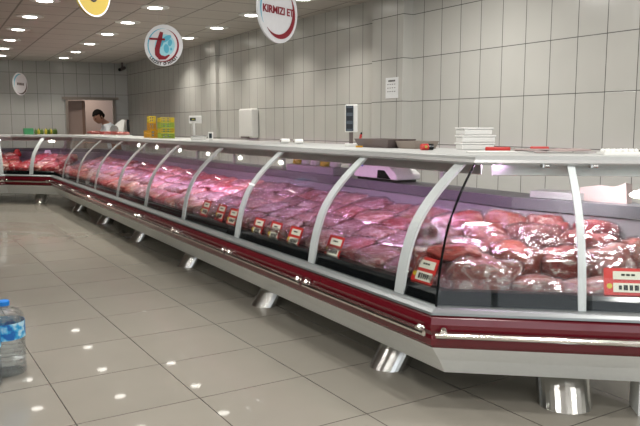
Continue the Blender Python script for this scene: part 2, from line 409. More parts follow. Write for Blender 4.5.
def unit(name, label, P0, m0, P1, m1_, n, ribs, feet, tube, tubemat, joint=None):
    t = thing(name, label, 'display counter', (*((P0+P1)/2), 0), 0, 'glass-fronted display counter units')
    c = t.location.copy()
    front_parts(t, P0, m0, P1, m1_)
    def p(nm, prof, mat): return link(nm, me(extr(prof, P0, m0, P1, m1_), nm), mat, t)
    p('deck', [(.14, DKZ0), (OB, DKZ1), (OB, DKZ1-.03), (.14, DKZ0-.03)], INNER)
    p('back_wall', [(OB, .30), (OB, .88), (OB+.02, .88), (OB+.02, .30)], INNER)
    p('rear_ledge', [(OB-.01, .885), (OB-.01, .95), (OL, .95), (OL, .885)], DARKLEDGE)
    p('rear_panel', [(OL-.02, .17), (OL-.02, .88), (OL, .88), (OL, .17)], WHITE)
    p('bottom_panel', [(.15, .17), (.15, .185), (OL, .185), (OL, .17)], WHITE)
    p('worktop', [(.432, 1.186), (.430, 1.200), (.436, 1.207), (1.12, 1.207), (1.12, 1.186)], SHELF)
    p('lamp_housing', [(.50, 1.186), (.505, 1.108), (.515, 1.105), (.519, 1.186)], GREYBAR)
    p('lamp_tube', [(.528, 1.184), (.528, 1.168), (.550, 1.168), (.550, 1.184)], tubemat)
    L = (P1-P0).length; dr = (P1-P0).normalized()
    for s in ribs: link('glass_support', me(rib_bm(P0+dr*s, dr, n), 'rib'), RIB, t)
    for s in (ribs[1:] if len(ribs) == 3 and n is n1 else ribs):
        q = P0+dr*s+n*1.08; bm = B(); box(bm, (q.x, q.y, 1.068), (.03, .03, .236)); link('rear_post', me(bm, 'post'), GREYBAR, t)
    for s in feet: link('foot', me(foot_bm(P0+dr*s, n, dr), 'foot'), STEEL, t, False)
    for k in range(max(1, round(L/1.25))):
        nn = max(1, round(L/1.25)); a = P0+dr*(L*k/nn+.02); b = P0+dr*(L*(k+1)/nn-.02); bumper(t, a, b, n)
    for o in list(t.children): o.location = -c
    q = (P0+P1)/2+n*.543
    al = area('case_lamp', (q.x, q.y, 1.170), .045, tube*L, TUBECOL if tubemat is TUBEP else (1, .90, .93), (0, 0, math.atan2(-dr.x, dr.y)), sy=L*.9)
    return t
TUBECOL = (1, .58, 1)
cuts = [0, 2.42, 4.85, 7.25, S_FAR]
ribz = [[.33, 1.24, 2.40], [3.63, 4.83], [6.03, 7.23], [8.43, 9.6]]
feetz = [[.68, 2.30], [4.05], [5.85], [7.6, 9.4]]
labs = ['long curved-glass meat counter unit with dark red bumper, next to the bend nearest the viewer',
        'curved-glass meat counter unit, second from the near bend, price tags giving way to plain packs',
        'curved-glass meat counter unit in front of the orange and green crates',
        'dim curved-glass meat counter unit, last of the long run before the far corner']
units = []
for k in range(4):
    # built from far end to near end so the direction keeps the same hand as the path
    P0 = Pb+t1*cuts[k+1]; P1 = Pb+t1*cuts[k]
    m0 = m2 if k == 3 else n1; m1_ = mB if k == 0 else n1
    L = cuts[k+1]-cuts[k]
    units.append(unit('display_counter', labs[k], P0, m0, P1, m1_, n1, [cuts[k+1]-s for s in ribz[k]], [cuts[k+1]-s for s in feetz[k]], [9.5, 8, 5.2, 3.4][k], TUBEP))
unit('display_counter', 'short diagonal curved-glass counter unit in the far corner', A1, m1, A2, m2, nd, [.5], [.5], 4, TUBEP)
unit('display_counter', 'straight glass-fronted counter unit along the far wall at left', A0, n0, A1, m1, n0, [.9, 2.1, 2.95], [.6, 1.8, 2.7], 5, TUBEW)
# near wedge unit past the bend
t = thing('display_counter', 'wedge-shaped end counter unit at the right with big beef cuts behind flat glass', 'display counter', (2.7, 2.3, 0), 0, 'glass-fronted display counter units')
Pe = Pb+d2*S_END
front_parts(t, Pb, mB, Pe, n2)
def l1(off): return Pb+mB*off                     # start on the mitre
def onl(off):                                      # on line off1=off at the end cut
    q = Pe; return q
be = Pe+n2*.50; be2 = Pe+n2*.76
bs = l1(OB); bs2 = l1(OL)
fe = Pe+n2*.14; fs = l1(.14)
def slopez(p): return DKZ0+(DKZ1-DKZ0)*min(1, max(0, ((p-Pb).dot(n2)-.14)/.75))
bm = B()
vs = [bm.verts.new((*q, z)) for q, z in ((fs, DKZ0), (fe, DKZ0), (be, DKZ0+.06), (bs, DKZ1))]
v2 = [bm.verts.new((v.co.x, v.co.y, v.co.z-.03)) for v in vs]
bm.faces.new(vs); bm.faces.new(v2[::-1])
for i in range(4): bm.faces.new((vs[i], v2[i], v2[(i+1) % 4], vs[(i+1) % 4]))
link('deck', me(bm, 'deck'), INNER, t)
link('back_wall', me(prism([bs, be, be+n1*.02, bs+n1*.02], .30, .88), 'bw'), INNER, t)
link('rear_ledge', me(prism([bs-n1*.01, be-n1*.01, be2, bs2], .885, .95), 'rl'), DARKLEDGE, t)
link('rear_panel', me(prism([bs2-n1*.02, be2-n1*.02, be2, bs2], .17, .88), 'rp'), WHITE, t)
link('bottom_panel', me(prism([l1(.15), Pe+n2*.15, be2, bs2], .17, .185), 'bp'), WHITE, t)
link('worktop', me(prism([l1(.432), Pe+n2*.432, Pe+n2*.74, l1(1.14)], 1.186, 1.207), 'wt'), SHELF, t)
link('lamp_housing', me(extr([(.485, 1.186), (.49, 1.106), (.50, 1.103), (.505, 1.186)], Pb+d2*.30, n2, Pb+d2*1.02, n2), 'lh'), WHITE, t)
link('lamp_tube', me(extr([(.515, 1.184), (.515, 1.168), (.54, 1.168), (.54, 1.184)], Pb+d2*.32, n2, Pb+d2*1.0, n2), 'lt'), TUBEW, t)
dm = Vector((-mB.y, mB.x)).normalized()
bm = B(); pr = shell(shell(GL, -.002)[len(GL):][::-1], .010)
a = [bm.verts.new((*(Pb+mB*o-dm*.004), z)) for o, z in pr]; b = [bm.verts.new((*(Pb+mB*o+dm*.004), z)) for o, z in pr]
for i in range(len(pr)): bm.faces.new((a[i], a[(i+1) % len(pr)], b[(i+1) % len(pr)], b[i]))
caps(bm, a, b); link('glass_seal', me(bm, 'seal'), BLACK, t)
link('glass_support', me(rib_bm(Pb+d2*.675, d2, n2, .035), 'rib'), RIB, t)
link('foot', me(foot_bm(Pb+d2*.655, n2, d2, .128), 'foot'), STEEL, t)
q = Pb+d2*.97; link('side_panel', me(prism([q+n2*.15, q+d2*.03+n2*.15, q+d2*.03+n2*.3, q+n2*.3], 0, .17), 'sp'), WHITE, t)
bumper(t, Pb+d2*.02, Pb+d2*1.06, n2)
for s in (.55, .78):
    bm = B(); q = Pb+d2*s+n2*.42; cyl(bm, (*(q-d2*.02), 1.158), (*(q+d2*.02), 1.158), .008); cyl(bm, (*(q-d2*.012), 1.15), (*(q-d2*.012), 1.166), .012)
    link('glass_hinge', me(bm, 'hinge'), STEEL, t, True)
for o in list(t.children): o.location = -t.location
q = Pb+d2*.66+n2*.54
area('case_lamp', (q.x, q.y, 1.163), .04, 7.5, (1, .92, .95), (0, 0, math.atan2(-d2.x, d2.y)), sy=.66)

# ------------------------------------------------------------------ meat
def lump_mesh(name, seed, sub=4, flat=1.0, amp=.16, freq=2.2, sq=.75):
    bm = B(); bmesh.ops.create_icosphere(bm, subdivisions=sub, radius=1)
    for v in bm.verts:
        p = v.co.copy()
        q = Vector([math.copysign(abs(c)**sq, c) for c in p]); 
        nz = noise.noise(p*freq+Vector((seed*7.3, seed*3.1, 0)))*amp+noise.noise(p*freq*2.6+Vector((0, seed*5, seed)))*amp*.35
        v.co = q*(1+nz)
        if v.co.z < -.55: v.co.z = -.55
    bmesh.ops.translate(bm, vec=(0, 0, .55), verts=bm.verts)
    m = me(bm, name)
    for p in m.polygons: p.use_smooth = True
    return m
packM = [lump_mesh('pack%d' % i, i+1, 3, amp=.20, sq=.55) for i in range(6)]
packW = []
for i, m in enumerate(packM):
    k = m.copy(); 
    for v in k.vertices: 
        c = v.co; s = 1.06+.05*noise.noise(c*5+Vector((i, 0, 0))); v.co = Vector((c.x*s, c.y*s, c.z*1.07 if c.z > .05 else c.z+.0))
    k.materials.append(WRAP); packW.append(k)
lumpM = [lump_mesh('cut%d' % i, i+20, 4, amp=.30, freq=1.5, sq=.85) for i in range(6)]
lumpW = []
for i, m in enumerate(lumpM):
    k = m.copy()
    for v in k.vertices:
        c = v.co; s = 1.07+.06*noise.noise(c*4+Vector((i, 3, 0))); v.co = Vector((c.x*s, c.y*s, c.z*1.06 if c.z > .05 else c.z))
    k.materials.append(WRAP); lumpW.append(k)
MM = {}
def withmat(mesh, mat):
    k = (mesh.name, mat.name)
    if k not in MM:
        c = mesh.copy(); c.materials.clear(); c.materials.append(mat); MM[k] = c
    return MM[k]
def deckz(off): return DKZ0+(DKZ1-DKZ0)*(off-.14)/(OB-.14)
TILT = math.atan((DKZ1-DKZ0)/(OB-.14))
def pack(P, t, n, off, s, size, mat, i, label, cat, group, wrap, name, zadd=0, jr=.3, lump=False):
    q = P+t*s+n*off
    if t.x*n.y-t.y*n.x < 0: t = -t
    M, W = (lumpM, lumpW) if lump else (packM, packW)
    o = bpy.data.objects.new(name, None if wrap else withmat(M[i % 6], mat)); COL.objects.link(o)
    base = Matrix(((t.x, n.x, 0), (t.y, n.y, 0), (0, 0, 1))) 
    # local x along run, y inward; tilt so that the inward side rises with the deck
    rot = base.to_3x3() @ Matrix.Rotation(TILT, 3, 'X') @ Matrix.Rotation(random.uniform(-jr, jr), 3, 'Z')
    if wrap:
        M4 = Matrix.Translation((q.x, q.y, deckz(off)+zadd)) @ rot.to_4x4()
        o.matrix_world = M4
        a = bpy.data.objects.new('meat', withmat(M[i % 6], mat)); COL.objects.link(a); a.parent = o; a.scale = size
        b = bpy.data.objects.new('plastic_wrap', W[i % 6]); COL.objects.link(b); b.parent = o; b.scale = size
    else:
        o.matrix_world = Matrix.Translation((q.x, q.y, deckz(off)+zadd)) @ rot.to_4x4() @ Matrix.Diagonal((*size, 1))
    tag(o, label, cat, group); return o
# long run: rows of wrapped packs, bays between the curved supports
bay_edges = [.06, .33, 1.24, 2.42, 3.63, 4.83, 6.03, 7.23, 8.43, 9.6, 10.35]
bn = ['narrow bay at the bend', 'first full counter bay', 'second full counter bay', 'third full counter bay', 'fourth full counter bay']
rowsz = [('front', .265), ('second', .45), ('third', .635), ('rear', .82)]
ci = 0
mats5 = [MEATP, MEAT, MEATF, MEATP, MEAT]
for bi in range(len(bay_edges)-1):
    a, b = bay_edges[bi], bay_edges[bi+1]; L = b-a
    nper = max(1, round(L/.27)); w = L/nper
    for rn, off in rowsz:
        for k in range(nper):
            s = a+w*(k+.5); s0 = s+(.22*off if bi == 0 else 0)
            near = bi < 4
            if bi < 5:
                pos = ['first', 'second', 'third', 'fourth', 'fifth'][k] if nper > 1 else 'only'
                lab = 'wrapped meat pack, %s from the viewer in the %s row, %s' % (pos, rn, bn[bi])
                grp = 'wrapped meat packs in the long counter'
            else:
                lab = 'small wrapped meat pack heaped in the dim far part of the long counter'; grp = 'wrapped meat packs far along the counter'
            mt = [MEATL, MEATF, MEATP, MEATL, MEATP, MEATL][(ci*5+bi) % 6]
            pack(Pb, t1, n1, off, s0, (w*.56, .112, random.uniform(.055, .075)), mt, ci, lab, 'meat pack', grp, near, 'meat_pack', jr=.22)
            ci += 1
for k in range(3):
    for rn, off in rowsz:
        pack(A1, dd, nd, off, .2+.28*k, (.15, .11, .08), [MEATF, MEATP][k % 2], ci, 'wrapped meat pack on the diagonal corner counter', 'meat pack', 'meat packs in the far corner', False, 'meat_pack'); ci += 1
for k in range(6):
    for j, (rn, off) in enumerate(rowsz):
        pack(A0, d0, n0, off, 2.05+.235*k, (.125, .11, .095), [MEATP, MEATF, MEAT, MEATF][(j+k) % 4], ci, 'pink and red meat heap pack lying in the far left counter', 'meat pack', 'meat packs in the far left counter', False, 'meat_pack'); ci += 1
# white bags and a red bag near the far corner
def bag(x, y, z, s, mat, label, cat, name='plastic_bag'):
    bm = B(); bmesh.ops.create_icosphere(bm, subdivisions=3, radius=1)
    for v in bm.verts:
        p = v.co.copy(); v.co = Vector((p.x*s*(1+.3*noise.noise(p*2+Vector((x, y, 0)))), p.y*s, max(-.5, p.z+(.35 if p.z > .85 else 0)+.25*noise.noise(p*3))*s+.5*s))
    o = link(name, me(bm, name), mat, None, True, (x, y, z)); tag(o, label, cat); return o
bag(2.86, 14.0, .70, .12, WHITE2, 'white plastic bag at the far corner of the counters, right of the other white bag', 'bag')
bag(2.64, 14.05, .70, .12, WHITE2, 'white plastic bag at the far corner of the counters, left of the other white bag', 'bag')
bag(2.14, 14.35, .80, .075, REDP, 'bright red bag on top of the meat in the far left counter', 'bag')

# wedge: individual big cuts, (s, off2, z, half sizes, rot, mat, lump?, label)
cuts_ = [
 (.25, .285, .55, (.155, .10, .105), .1, MEATP, 'bulky pale beef cut in a clear bag, front row of the wedge counter'),
 (.50, .27, .545, (.125, .08, .058), 0, MEATP, 'low flat pale meat pack in the front row, left of the straight support'),
 (.755, .27, .545, (.12, .08, .055), .1, MEATP, 'flat pale pink meat pack in the front row, behind the rightmost price tag'),
 (.985, .27, .545, (.085, .08, .055), 0, MEATP, 'pale pack at the right edge of the front row'),
 (.0, .42, .60, (.10, .085, .085), .3, MEAT, 'red beef lump with white fat right beside the glass seam at the bend'),
 (.18, .49, .615, (.12, .09, .10), .2, MEAT, 'marbled red beef lump behind the bulky bagged cut'),
 (.42, .46, .60, (.13, .095, .10), -.3, MEATO, 'smooth orange-red boneless cut in the second row'),
 (.67, .45, .60, (.135, .10, .095), -.1, MEAT, 'bagged red beef piece behind the straight glass support'),
 (.86, .42, .61, (.115, .085, .095), .2, MEATP, 'pale bagged meat above the rightmost price tag'),
 (.05, .66, .67, (.125, .09, .085), .4, MEATD, 'dark red beef piece behind the marbled lump'),
 (.30, .69, .67, (.14, .095, .095), .1, MEAT, 'red beef piece with fat streaks in the third row'),
 (.55, .65, .67, (.14, .095, .10), .3, MEATD, 'dark red beef piece in the third row, left of the straight support'),
 (.80, .57, .66, (.13, .075, .10), -.2, MEAT, 'fresh red beef piece in the third row, right of the straight support'),
 (.99, .46, .61, (.075, .07, .115), 0, MEATO, 'upright orange-red cut at the right end of the second row'),
 (.16, .85, .73, (.13, .09, .085), .0, MEAT, 'red beef piece in the rear row, leftmost of the wedge counter'),
 (.42, .85, .73, (.13, .09, .085), .2, MEATO, 'orange-red beef piece in the rear row, second from left'),
 (.64, .78, .72, (.12, .085, .09), -.2, MEAT, 'beef piece in the rear row behind the straight support'),
 (.86, .62, .73, (.11, .07, .085), .2, MEATF, 'pinkish beef piece at the right end of the rear row')]
for i, (s, off, z, hs, rz, mt, lab) in enumerate(cuts_):
    hs = (hs[0]*1.06, hs[1]*1.06, hs[2]*1.14)
    q = Pb+d2*s+n2*off
    o = thing('beef_cut', lab, 'meat', (q.x, q.y, z-.01), math.atan2(d2.y, d2.x)+rz, 'beef cuts in the wedge counter')
    flat = hs[2] < .06
    a = bpy.data.objects.new('meat', withmat((packM if flat else lumpM)[i % 6], mt)); COL.objects.link(a); a.parent = o; a.scale = hs
    b = bpy.data.objects.new('plastic_wrap', (packW if flat else lumpW)[i % 6]); COL.objects.link(b); b.parent = o; b.scale = hs
# dark lump lying by the glass just left of the bend
q = Pb+t1*.20+n1*.30
o = thing('beef_cut', 'dark brown-red beef piece above the price tag beside the bend', 'meat', (q.x, q.y, .69), 0, 'beef cuts in the wedge counter')
a = bpy.data.objects.new('meat', withmat(lumpM[2], MEATD)); COL.objects.link(a); a.parent = o; a.scale = (.13, .06, .05); a.rotation_euler = (0, 0, -.9)

# ------------------------------------------------------------------ price tags
def price_tag(P, t, n, s, off, z, w, h, label, lean=.5, yaw=0):
    q = P+t*s+n*off
    o = thing('price_tag', label, 'price tag', (q.x, q.y, z-h/2), math.atan2(t.y, t.x)+yaw, 'red price tags in the counters')
    def bx(nm, c, sz, mat, par):
        bm = B(); box(bm, c, sz)
        bmesh.ops.rotate(bm, verts=bm.verts, cent=(0, 0, 0), matrix=Matrix.Rotation(-lean, 3, 'X'))
        return link(nm, me(bm, nm), mat, par)
    bx('tag_board', (0, 0, h/2), (w, .005, h), TAGRED, o)
    a = bx('name_strip', (w*.06, -.004, h*.73), (w*.72, .003, h*.30), TAGWHITE, o)
    b = bx('price_strip', (w*.06, -.004, h*.28), (w*.72, .003, h*.34), TAGWHITE, o)
    bm = B()
    rr = random.Random(int(s*100))
    x = -w*.16
    for k in range(3): box(bm, (w*.06-w*.14+k*w*.11, -.006, h*.75), (w*.08, .001, h*.07))
    xs = -w*.2
    for k in range(5):
        ww = w*rr.uniform(.05, .10); hh = h*rr.uniform(.14, .22); box(bm, (xs+ww/2+w*.02, -.006, h*.28), (ww, .001, hh)); xs += ww+w*.035
    bmesh.ops.rotate(bm, verts=bm.verts, cent=(0, 0, 0), matrix=Matrix.Rotation(-lean, 3, 'X'))
    link('printed_marks', me(bm, 'marks'), INK, o)
    bm = B(); cyl(bm, (-w*.38, -.003, h*.33), (-w*.38, -.006, h*.33), h*.10, n=12)
    bmesh.ops.rotate(bm, verts=bm.verts, cent=(0, 0, 0), matrix=Matrix.Rotation(-lean, 3, 'X'))
    link('yellow_dot', me(bm, 'dot'), YELLOW, o)
    bx('tag_stand', (0, .012, h*.15), (w*.3, .02, h*.3), PET, o)
TG = [(.245, .632, 'beside the near bend'), (1.123, .622, 'alone between the first and second curved supports'), (1.64, .614, 'rightmost of the cluster in the second full bay'),
      (1.94, .612, 'second from right of the cluster in the second full bay'), (2.22, .608, 'just right of the third curved support'), (2.70, .63, 'first left of the third curved support'), (2.95, .64, 'second left of the third curved support'), (3.3, .64, 'leftmost and farthest in the row')]
for s, z, l in TG:
    price_tag(Pb, -t1, n1, -s, .125, z+.012, .165, .135, 'red price tag, %s' % l, lean=.38)
price_tag(Pb, d2, n2, .885, .125, .645, .20, .125, 'wide red price tag with yellow dot in the wedge counter at the right', lean=.3)

# ------------------------------------------------------------------ things on the worktop
ZT = 1.2072; ZL = .9502
def on1(s, off, z): q = Pb+t1*s+n1*off; return (q.x, q.y, z)
VA = -yaw
# tall pole display
c = on1(1.90, .76, ZT)
t = thing('pole_display', 'white pole-mounted customer display with three dark windows on the worktop', 'display', c, -.50)
boxobj('display_base', (0, 0, .012), (.09, .09, .022), WHITE2, t); bm = B(); cyl(bm, (0, 0, .02), (0, 0, .12), .014); link('pole', me(bm, 'pole'), DARKTRAY, t, True)
hd = boxobj('display_head', (0, 0, .205), (.09, .045, .20), WHITE2, t, w=.006)
boxobj('display_face', (-.015, -.024, .205), (.056, .004, .185), DISPLAY, t, w=.001)
for k in range(3): boxobj('display_window', (-.015, -.027, .147+.058*k), (.046, .002, .034), BLACK, t, w=.0)
t = thing('marker_pen', 'small red marker leaning on the pole display', 'pen', on1(1.86, .80, ZT+.003), 0)
bm = B(); cyl(bm, (0, 0, 0), (.02, .0, .085), .009, n=10); link('barrel', me(bm, 'pen'), REDP, t, True); bm = B(); cyl(bm, (.02, 0, .085), (.024, 0, .10), .006, n=10); link('cap', me(bm, 'cap'), BLACK, t, True)
# dark trays
def tray(loc, sx, sy, h, rz, mat, label, name='tray'):
    bm = B(); lo = [(-1, -1), (1, -1), (1, 1), (-1, 1)]
    v0 = [bm.verts.new((x*sx*.42, y*sy*.42, 0)) for x, y in lo]; v1 = [bm.verts.new((x*sx*.5, y*sy*.5, h)) for x, y in lo]
    v2 = [bm.verts.new((x*sx*.46, y*sy*.46, h)) for x, y in lo]; v3 = [bm.verts.new((x*sx*.39, y*sy*.39, .006)) for x, y in lo]
    bm.faces.new(v0[::-1]); bm.faces.new(v3)
    for i in range(4):
        j = (i+1) % 4; bm.faces.new((v0[i], v0[j], v1[j], v1[i])); bm.faces.new((v1[i], v1[j], v2[j], v2[i])); bm.faces.new((v2[i], v2[j], v3[j], v3[i]))
    o = link(name, me(bm, name), mat, None, False, loc); o.rotation_euler = (0, 0, rz); tag(o, label, 'tray'); return o
a1 = math.atan2(t1.y, t1.x)
tray(on1(1.62, .86, ZT), .42, .24, .06, a1, DARKTRAY, 'long dark brown tray on the worktop beside the pole display')
tray(on1(1.30, .90, ZT), .22, .20, .05, a1, TANTRAY, 'shorter tan tray on the worktop, right of the dark brown tray')
t = thing('tape_roll', 'small orange roll lying in front of the dark tray', 'tape', on1(1.70, .70, ZT)); bm = B(); lathe(bm, [(.012, 0), (.026, 0), (.026, .012), (.012, .012)], 16); link('roll', me(bm, 'roll'), ORANGE, t, True)
# jar
t = thing('spice_tin', 'small red and black tin lying on the worktop', 'tin', on1(.98, .74, ZT+.020), a1)
bm = B(); cyl(bm, (-.045, 0, 0), (.0, 0, 0), .020); link('red_end', me(bm, 'tin'), REDP, t, True); bm = B(); cyl(bm, (.0, 0, 0), (.032, 0, 0), .0195); link('black_end', me(bm, 'tin'), BLACK, t, True)
t.rotation_euler = (0, 0, -.3)
boxobj('red_end_mark', (-.02, -.018, .002), (.016, .006, .016), LCDY, t, w=.001)
# foam box stack
fc = Vector((3.20, 3.315))
for k, (w_, z, r_, dx) in enumerate([(.21, 0, -.45, 0), (.215, .047, -.42, .004), (.19, .094, -.30, -.01)]):
    t = thing('foam_box', ['white foam box at the bottom of the stack on the worktop', 'white foam box in the middle of the stack on the worktop', 'white foam box topmost of the stack, slightly turned'][k], 'box', (fc.x+dx, fc.y, ZT+z), r_, 'stacked foam boxes')
    boxobj('box_base', (0, 0, .0165), (w_, .13, .033), WHITE2, t, w=.006); boxobj('lid', (0, 0, .0395), (w_+.012, .14, .012), WHITE2, t, w=.004)
# knives
def knife(p0, p1, label):
    p0, p1 = Vector(p0), Vector(p1); d = p1-p0; t = thing('knife', label, 'knife', (*p0, ZT+.008), math.atan2(d.y, d.x), 'knives on the worktop'); L = d.length
    bm = B(); vv = box(bm, (L*.24, 0, .007), (L*.48, .028, .026)); bev(bm, .007, 2); link('handle', me(bm, 'h'), REDP, t, True)
    bm = B(); lo = [(L*.48, -.012), (L*.9, -.012), (L, .01), (L*.48, .014)]
    a = [bm.verts.new((x, y, .005)) for x, y in lo]; b = [bm.verts.new((x, y, .008)) for x, y in lo]; bm.faces.new(a[::-1]); bm.faces.new(b)
    for i in range(4): bm.faces.new((a[i], a[(i+1) % 4], b[(i+1) % 4], b[i]))
    link('blade', me(bm, 'bl'), STEEL, t)
knife((3.00, 3.02), (3.22, 2.82), 'red-handled butcher knife on the worktop just right of the foam boxes')
knife((3.36, 2.86), (3.20, 3.02), 'second red-handled knife, lying to the right with its blade towards the first')
boxobj('chopping_board', (2.95, 2.86, ZT+.0045), (.36, .11, .009), WHITE2, rz=-.62)
tag(bpy.data.objects['chopping_board'], 'thin white board lying flat under the knives at the front of the worktop', 'board')
bm = B(); bmesh.ops.create_grid(bm, x_segments=10, y_segments=4, size=1)
for v in bm.verts: v.co = Vector((v.co.x*.20, v.co.y*.06, .012+.008*noise.noise(v.co*2.3)))
r = bmesh.ops.extrude_face_region(bm, geom=list(bm.faces)); bmesh.ops.translate(bm, vec=(0, 0, .008), verts=[g for g in r['geom'] if isinstance(g, bmesh.types.BMVert)])
o = link('cardboard_sheet', me(bm, 'sheet'), PINKBOARD, None, True, (3.17, 2.68, ZT)); o.rotation_euler = (0, 0, -.75)
tag(o, 'crumpled pinkish cardboard sheet on the worktop right of the knives', 'cardboard')
# egg carton
bm = B(); box(bm, (0, 0, .008), (.20, .09, .014))
for k in range(6):
    for j in range(2):
        q = bmesh.ops.create_uvsphere(bm, u_segments=10, v_segments=6, radius=.012); bmesh.ops.translate(bm, vec=(-.08+.032*k, -.02+.04*j, .020), verts=q['verts'])
o = link('egg_carton', me(bm, 'egg'), WHITE2, None, True, (3.25, 2.31, ZT)); o.rotation_euler = (0, 0, -.5); tag(o, 'white scalloped carton at the right end of the worktop', 'carton')
# scale on the worktop far along: pole + head
c = on1(5.08, .72, ZT); t = thing('display_scale', 'white weighing scale with a small display raised on a post, on the worktop', 'scale', c, -.50)
boxobj('scale_base', (.03, 0, .02), (.16, .16, .04), WHITE2, t, w=.006); boxobj('platform', (.03, 0, .046), (.18, .18, .01), STEEL, t)
bm = B(); cyl(bm, (-.03, .05, .04), (-.03, .05, .19), .015); link('post', me(bm, 'post'), WHITE2, t, True)
boxobj('scale_head', (-.01, .05, .225), (.14, .04, .085), WHITE2, t, w=.008); boxobj('screen', (-.035, .027, .228), (.065, .004, .034), DISPLAY, t, w=0)
boxobj('screen_digits', (-.030, .024, .228), (.03, .002, .014), LCDY, t, w=0)
t = thing('card_reader', 'small white box with a dark front beside the raised-display scale', 'device', on1(4.68, .74, ZT), -.5)
boxobj('body', (0, 0, .045), (.05, .04, .09), WHITE2, t, w=.004); boxobj('keypad', (0, -.021, .05), (.03, .003, .05), DISPLAY, t, w=0)
# crates
def crate(loc, s, h, mat, label, rz=a1, fill=None, n=7):
    t = thing('crate', label, 'crate', loc, rz, 'plastic crates on the worktop')
    bm = B(); sx, sy = s
    box(bm, (0, 0, .004), (sx, sy, .008))
    for z in (h*.12, h*.55, h*.95):
        for sg in (-1, 1): box(bm, (0, sg*sy/2, z), (sx, .006, h*.12)); box(bm, (sg*sx/2, 0, z), (.006, sy, h*.12))
    for k in range(n):
        x = -sx/2+sx*k/(n-1)
        for sg in (-1, 1): box(bm, (x, sg*sy/2, h/2), (.008, .006, h)); 
    for k in range(4):
        y = -sy/2+sy*k/3
        for sg in (-1, 1): box(bm, (sg*sx/2, y, h/2), (.006, .008, h))
    link('crate_basket', me(bm, 'crate'), mat, t)
    if fill: boxobj('liner', (0, 0, h*.45), (sx*.9, sy*.9, h*.8), fill, t)
    return t
for k, z in enumerate((0, .105)): pass
crate(on1(6.70, .74, ZT), (.15, .14), .10, ORANGE, 'orange crate at the lower right of the orange stack')
crate(on1(6.88, .74, ZT), (.15, .14), .10, ORANGE, 'orange crate at the lower left of the orange stack')
crate(on1(6.70, .74, ZT+.10), (.14, .13), .035, ORANGE, 'flat orange crate lying on the lower right orange one', n=6)
crate(on1(6.84, .74, ZT+.10), (.09, .09), .10, ORANGE, 'orange crate in the middle of the tall orange tower', n=5)
crate(on1(6.84, .74, ZT+.20), (.085, .085), .085, YELLOW, 'small yellow crate on the very top of the orange tower', n=5)
for k in range(4):
    crate(on1(6.22, .74, ZT+.066*k), (.125, .17), .062, LIME if k % 2 == 0 else YELLOW, ['lime-yellow crate at the bottom of the right crate stack', 'yellow crate second from bottom of the right crate stack', 'lime-yellow crate second from top of the right crate stack', 'yellow crate at the top of the right crate stack'][k])
for k in range(3):
    crate(on1(6.42, .80, ZT+.075*k), (.11, .16), .07, GREEN, ['green crate at the bottom of the green stack between the orange and yellow stacks', 'green crate in the middle of the green stack', 'green crate at the top of the green stack'][k])
# red meat trays near the man
def mtray(loc, L, label):
    t = thing('meat_tray', label, 'tray', loc, a1, 'trays of red meat by the man')
    boxobj('tray_base', (0, 0, .01), (L, .25, .02), WHITE2, t)
    for k in range(4):
        m = bpy.data.objects.new('meat', withmat(packM[k], MEATD)); COL.objects.link(m); m.parent = t; m.location = (-L*.36+k*L*.24, 0, .018); m.scale = (L*.13, .10, .035)
mtray(on1(8.65, .78, ZT), .42, 'white tray of dark red meat on the worktop, just right of the man'); mtray(on1(9.15, .70, ZT), .30, 'small tray of dark red meat in front of the white slicer')
mtray(on1(10.2, .72, ZT), .32, 'tray of red meat on the worktop at the left of the man')
# slicer: white slanted machine with dark upright handle
c = on1(9.75, .98, ZT); t = thing('meat_slicer', 'white slanted meat slicer with dark upright handle in front of the man', 'slicer', c, -.45)
bm = B(); pf = [(-.16, .0), (.14, .0), (.14, .08), (.17, .26), (.12, .27), (-.10, .10), (-.16, .06)]
a = [bm.verts.new((x, -.08, z)) for x, z in pf]; b = [bm.verts.new((x, .08, z)) for x, z in pf]; bm.faces.new(a); bm.faces.new(b[::-1])
for i in range(len(pf)): bm.faces.new((a[i], b[i], b[(i+1) % len(pf)], a[(i+1) % len(pf)]))
bev(bm, .006); link('machine_body', me(bm, 'sl'), WHITE2, t)
bm = B(); cyl(bm, (.21, 0, 0), (.21, 0, .27), .022); link('handle', me(bm, 'h'), BLACK, t, True)
bm = B(); cyl(bm, (-.01, -.09, .10), (-.01, -.082, .10), .07, n=24); link('blade_disc', me(bm, 'd'), STEEL, t)
boxobj('handle_base', (.21, 0, .01), (.06, .06, .02), BLACK, t)
# green box and produce on the far counter
boxobj('green_box', (2.34, 14.25, ZT+.06), (.16, .14, .12), GREEN); tag(bpy.data.objects['green_box'], 'dark green box on the far counter, left of the yellow-green produce', 'box')
rr = random.Random(3); PQ = [1, 0, 1, 1, 0, 1, 1, 0, 1, 1]
t = None
for k in range(10):
    bm = B(); x = 2.48+.040*k+rr.uniform(-.012, .012); y = 14.25+rr.uniform(-.04, .04)
    prof = [(.004, 0), (.022, .01), (.028, .04), (.022, .075+.02*rr.random()), (.008, .10), (.004, .12)]
    lathe(bm, prof, 10); o = link('pepper', me(bm, 'pepper'), [PEPPER, FROND][PQ[k]], None, True, (x, y, ZT)); 
    tag(o, '%s pepper standing in the row on the far counter beside the green box' % ['yellow', 'green'][PQ[k]], 'pepper', '%s peppers on the far counter' % ['yellow', 'green'][PQ[k]])

